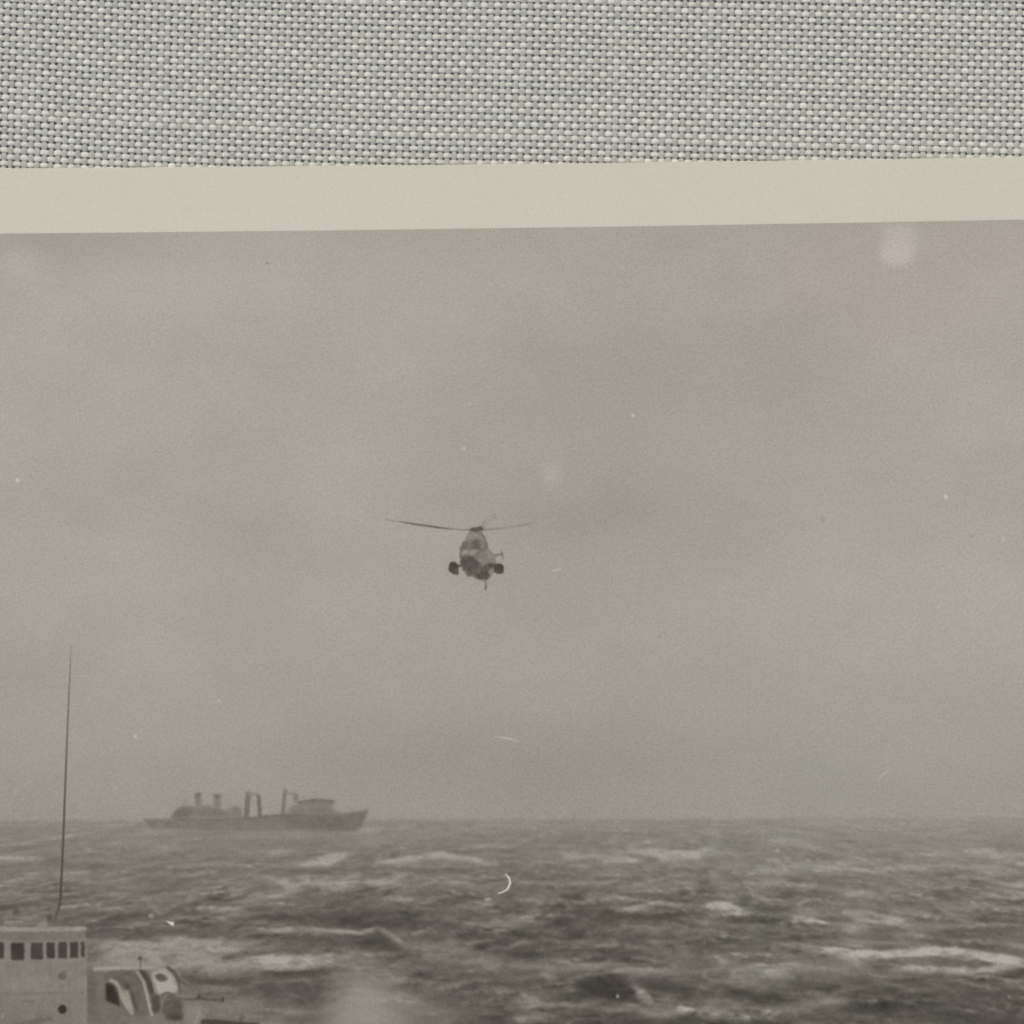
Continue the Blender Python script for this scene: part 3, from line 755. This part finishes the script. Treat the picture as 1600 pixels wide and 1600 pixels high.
def draw_marks():
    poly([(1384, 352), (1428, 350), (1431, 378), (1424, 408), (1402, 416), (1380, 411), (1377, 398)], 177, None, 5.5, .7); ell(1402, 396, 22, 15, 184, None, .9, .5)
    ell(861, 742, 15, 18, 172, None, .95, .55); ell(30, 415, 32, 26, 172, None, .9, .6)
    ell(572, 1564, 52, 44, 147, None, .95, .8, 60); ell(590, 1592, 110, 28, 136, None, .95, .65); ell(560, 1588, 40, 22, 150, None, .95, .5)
    line([(790, 1365.5, 182, 1.8), (795.5, 1372, 208, 2.8), (797, 1380, 205, 2.8), (793.5, 1389, 200, 2.8), (786, 1393.5, 196, 2.6), (779, 1396, 178, 2)], 2.8, 200, 'scratch', .9, 1)
    poly([(258, 1438.5), (265, 1440), (272, 1440.5), (271.5, 1447), (268, 1446), (263, 1442.5)], 208, 'speck', .7, .95)
    ell(236, 1431, 4, 4, 142, None, .6, .8); ell(246, 1424, 9, 3, 134, None, .7, .6, 25)
    ell(762, 1405.5, 6, 3, 152, None, .6, .9)
    for x, y, r, v in ((27, 751, 3, 190), (725, 701, 2.2, 186), (989, 649, 2.2, 186), (1478, 776, 3.2, 190), (1568, 843, 3, 176), (965, 1556.5, 2.4, 140), (212, 1151, 3, 176), (342, 1095, 2.6, 170), (1215, 1329.5, 3, 150), (734, 631, 2, 176), (1100, 1474, 2, 116), (564, 800, 2, 172), (910, 1048, 2, 166), (1095, 1541, 2, 112), (1577, 1558, 2.4, 116)):
        ell(x, y, r, r * 1.2, v, None, .5, .95)
    for x, y, r, v in ((418, 411, 2.2, 138), (1519, 838, 2.0, 138), (1031, 994, 2.2, 140), (1285, 812, 4, 150)):
        ell(x, y, r, r, v, None, .5, .9)
    line([(773, 1151, 158, 1.5), (790, 1153, 178, 2.6), (812, 1158, 160, 1.6)], 2.2, 175, 'scratch2', 1.0, .95)
    line([(1370, 1222, 158, 1.6), (1380, 1210, 172, 3), (1392, 1201, 170, 2.6)], 2.5, 170, 'scratch3', 1.2, .9)
    line([(864, 892), (876, 889)], 2.2, 184, None, 1, .9); line([(38, 1226), (48, 1222)], 3, 160, None, 1.6, .7); ell(24, 1236, 2.5, 5, 162, None, .6, .7)
    line([(612, 854), (622, 849)], 1.6, 176, None, .9, .7); line([(440, 428), (480, 433)], 1.5, 155, None, 1, .5)

def soften(x0, x1, y0, y1, sig):
    sl = box(x0, x1, y0, y1)
    tone[sl] = blur(tone[sl], sig)

def mottle(key, a1, a2):
    i0 = [i for i, p in enumerate(PARTS) if p.startswith(key)]
    m = np.isin(ident, i0)
    ys, xs = np.nonzero(m)
    sl = (slice(max(0, ys.min() - 2), ys.max() + 3), slice(max(0, xs.min() - 2), xs.max() + 3))
    tone[sl] += blur(m[sl].astype(np.float32), 1.0) * (a1 * (fbm(xx[sl] / 4.0, yy[sl] / 4.0, 2, 611) - .5) + a2 * (fbm(xx[sl] / 12.0, yy[sl] / 10.0, 2, 612) - .5))

draw_sky(); draw_sea(); draw_swell(); draw_waves(); soften(IX0, IX1, 1262, IY1, 1.0)
_s = box(IX0, IX1, 1262, IY1)
_w = sstep(1290, 1400, yy[_s])
tone[_s] += _w * 0.26 * (tone[_s] - np.interp(yy[_s][:, :1], [1290, 1400, 1600, 1960], [132, 112, 103, 92]))
tone[_s] += (0.4 + 0.6 * _w) * 19 * (fbm(xx[_s] / 8.0, yy[_s] / 4.8, 3, 640, .62) - .5)
GRAIN = 0.55
draw_ship(); mottle('ship', 9, 9); soften(210, 606, 1224, 1310, 0.8)
GRAIN = 0.12
draw_antenna()
GRAIN = 0.30
draw_near_ship(); mottle('near', 9, 9); soften(-20, 412, 1410, 1700, 0.85)
GRAIN = 0.10
draw_rotor()
GRAIN = 0.50
draw_helicopter(); mottle('helicopter', 26, 16); soften(690, 800, 800, 930, 0.5)
GRAIN = 0.15
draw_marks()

# colour of the print: warm grey with a faint drift between pinkish and greenish
ch = 0.7 * (fbm(xx / 300.0 + 40, yy / 240.0, 3, 501) - 0.5) + 0.5 * (fbm(xx / 45.0, yy / 40.0, 2, 502) - .5)
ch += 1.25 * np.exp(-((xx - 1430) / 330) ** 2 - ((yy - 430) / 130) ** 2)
k = tone / 160.0
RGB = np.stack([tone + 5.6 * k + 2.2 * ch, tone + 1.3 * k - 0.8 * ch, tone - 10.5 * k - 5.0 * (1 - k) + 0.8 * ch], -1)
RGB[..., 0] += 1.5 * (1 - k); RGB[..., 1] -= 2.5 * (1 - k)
INK = lin(np.clip(RGB, 6, 235)) / CARD  # ink colour, also carrying the haze reflected off the glossy paper

# --- cut the canvas into flat pieces of ink, one mesh for each thing shown ---------------------------
fine = [(592, 890, 792, 930), (208, 608, 1224, 1312), (80, 128, 1000, 1450), (0, 416, 1408, 1608), (768, 816, 1360, 1408), (752, 832, 1136, 1168), (1360, 1408, 1184, 1232)]
mid = [(1344, 1456, 336, 448), (832, 896, 704, 784), (0, 64, 384, 448)]
specks = [(27, 751), (725, 701), (989, 649), (1478, 776), (1568, 843), (212, 1151), (342, 1095), (734, 631), (564, 800), (910, 1048), (418, 411), (1519, 838), (1031, 994), (1285, 812), (870, 890), (43, 1224), (24, 1236), (617, 851), (460, 430)]
T = 16
nTy, nTx = -(-CH // T), -(-CW // T)
level = np.full((nTy, nTx), 16, int)
for ty in range(nTy):
    for tx in range(nTx):
        x, y = CX0 + tx * T, CY0 + ty * T
        if y + T > 1264:
            level[ty, tx] = 2 if (-20 < x < 1620 and y < 1624) else 8
def set_level(r, l):
    x0, x1, y0, y1 = r
    level[(y0 - CY0) // T:-(-(y1 - CY0) // T), (x0 - CX0) // T:-(-(x1 - CX0) // T)] = l
for r in mid: set_level(r, 4)
for x, y in specks: set_level((int(x) - 6, int(x) + 6, int(y) - 6, int(y) + 6), 2)
for r in fine: set_level(r, 1)

quads, qid = [], []
for l in (1, 2, 4, 8, 16):
    tys, txs = np.nonzero(level == l)
    o = np.arange(0, T, l)
    gy, gx = np.meshgrid(o, o, indexing='ij')
    x = (txs[:, None, None] * T + gx).reshape(-1); y = (tys[:, None, None] * T + gy).reshape(-1)
    ok = (x + l <= CW) & (y + l <= CH)
    x, y = x[ok], y[ok]
    if l == 1:
        i = ident[y, x]
    else:
        i = ident[np.minimum(y + l // 2, CH - 1), np.minimum(x + l // 2, CW - 1)]
    pt = picture_top((x + CX0 + l).astype(np.float32)) - CY0
    keep = y + l > pt
    quads.append(np.stack([x, y, np.full_like(x, l)], -1)[keep]); qid.append(i[keep])
quads = np.concatenate(quads); qid = np.concatenate(qid)

def ink_piece(name, key, parent):
    if key not in PARTS: return None
    q = quads[qid == PARTS.index(key)]
    if not len(q): return None
    x, y, l = q.T
    cx = np.stack([x, x, x + l, x + l], -1); cy = np.stack([y, y + l, y + l, y], -1)
    code = cy.astype(np.int64) * 100000 + cx
    un, inv = np.unique(code.ravel(), return_inverse=True)
    vx = (un % 100000).astype(int); vy = (un // 100000).astype(int)
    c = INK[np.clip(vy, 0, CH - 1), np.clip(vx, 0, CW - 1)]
    fx = vx.astype(np.float32) + CX0; fy = vy.astype(np.float32) + CY0
    fy = np.maximum(fy, picture_top(fx))
    X, Y = W(fx, fy, ZI)
    V = np.stack([X - PC[0], Y - PC[1], np.full_like(X, ZI - PC[2])], -1)
    o = mesh_obj(name, V, inv.reshape(-1, 4), M_INK, parent)
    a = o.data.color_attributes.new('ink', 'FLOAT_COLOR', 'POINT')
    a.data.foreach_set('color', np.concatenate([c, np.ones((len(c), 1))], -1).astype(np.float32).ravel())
    return o

def shown(name, label):
    return tag(empty(name, parent=print_root), label)

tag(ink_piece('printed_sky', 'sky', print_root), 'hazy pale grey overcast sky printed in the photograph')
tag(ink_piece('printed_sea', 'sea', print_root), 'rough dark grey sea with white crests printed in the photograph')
tag(ink_piece('printed_antenna', 'antenna', print_root), 'tall thin whip aerial rising from the wheelhouse roof')
g = shown('printed_helicopter', 'dark hovering helicopter seen from the front in mid picture')
for key, nm in (('fuselage', 'fuselage'), ('hub', 'rotor_hub'), ('blade', 'rotor_blade'), ('blade2', 'rotor_blade'), ('blade3', 'rotor_blade'), ('wheel', 'wheel'), ('wheel2', 'wheel'), ('tail_plane', 'tail_plane'), ('tail_rotor', 'tail_rotor'), ('hanging_line', 'hanging_line')):
    ink_piece(nm, 'helicopter.' + key, g)
g = shown('printed_ship', 'far grey supply ship with posts and mast on the horizon')
for key, nm in (('hull', 'hull'), ('deckhouse', 'deckhouse'), ('funnel', 'funnel'), ('funnel2', 'funnel'), ('vent_post', 'vent_post'), ('goal_post', 'goal_post'), ('goal_post2', 'goal_post'), ('crossbar', 'crossbar'), ('mast', 'mast'), ('yard_arm', 'yard_arm'), ('crane_block', 'crane_block'), ('bridge_house', 'bridge_house')):
    ink_piece(nm, 'ship.' + key, g)
g = shown('printed_wheelhouse', 'near ship with a row of dark windows and rounded hoods')
for key in [p for p in PARTS if p.startswith('near.')]:
    nm = key.split('.')[1].rstrip('0123456789')
    ink_piece('wall' if nm == 'wheelhouse' else nm, key, g)
for key, lab in (('scratch', 'curved white scratch on the printed sea'), ('scratch2', 'faint pale scratch above the horizon'), ('scratch3', 'faint pale slanting scratch in the lower sky')):
    tag(ink_piece('scratch', key, print_root), lab)
tag(ink_piece('dust_speck', 'speck', print_root), 'bright white speck beside the wheelhouse')
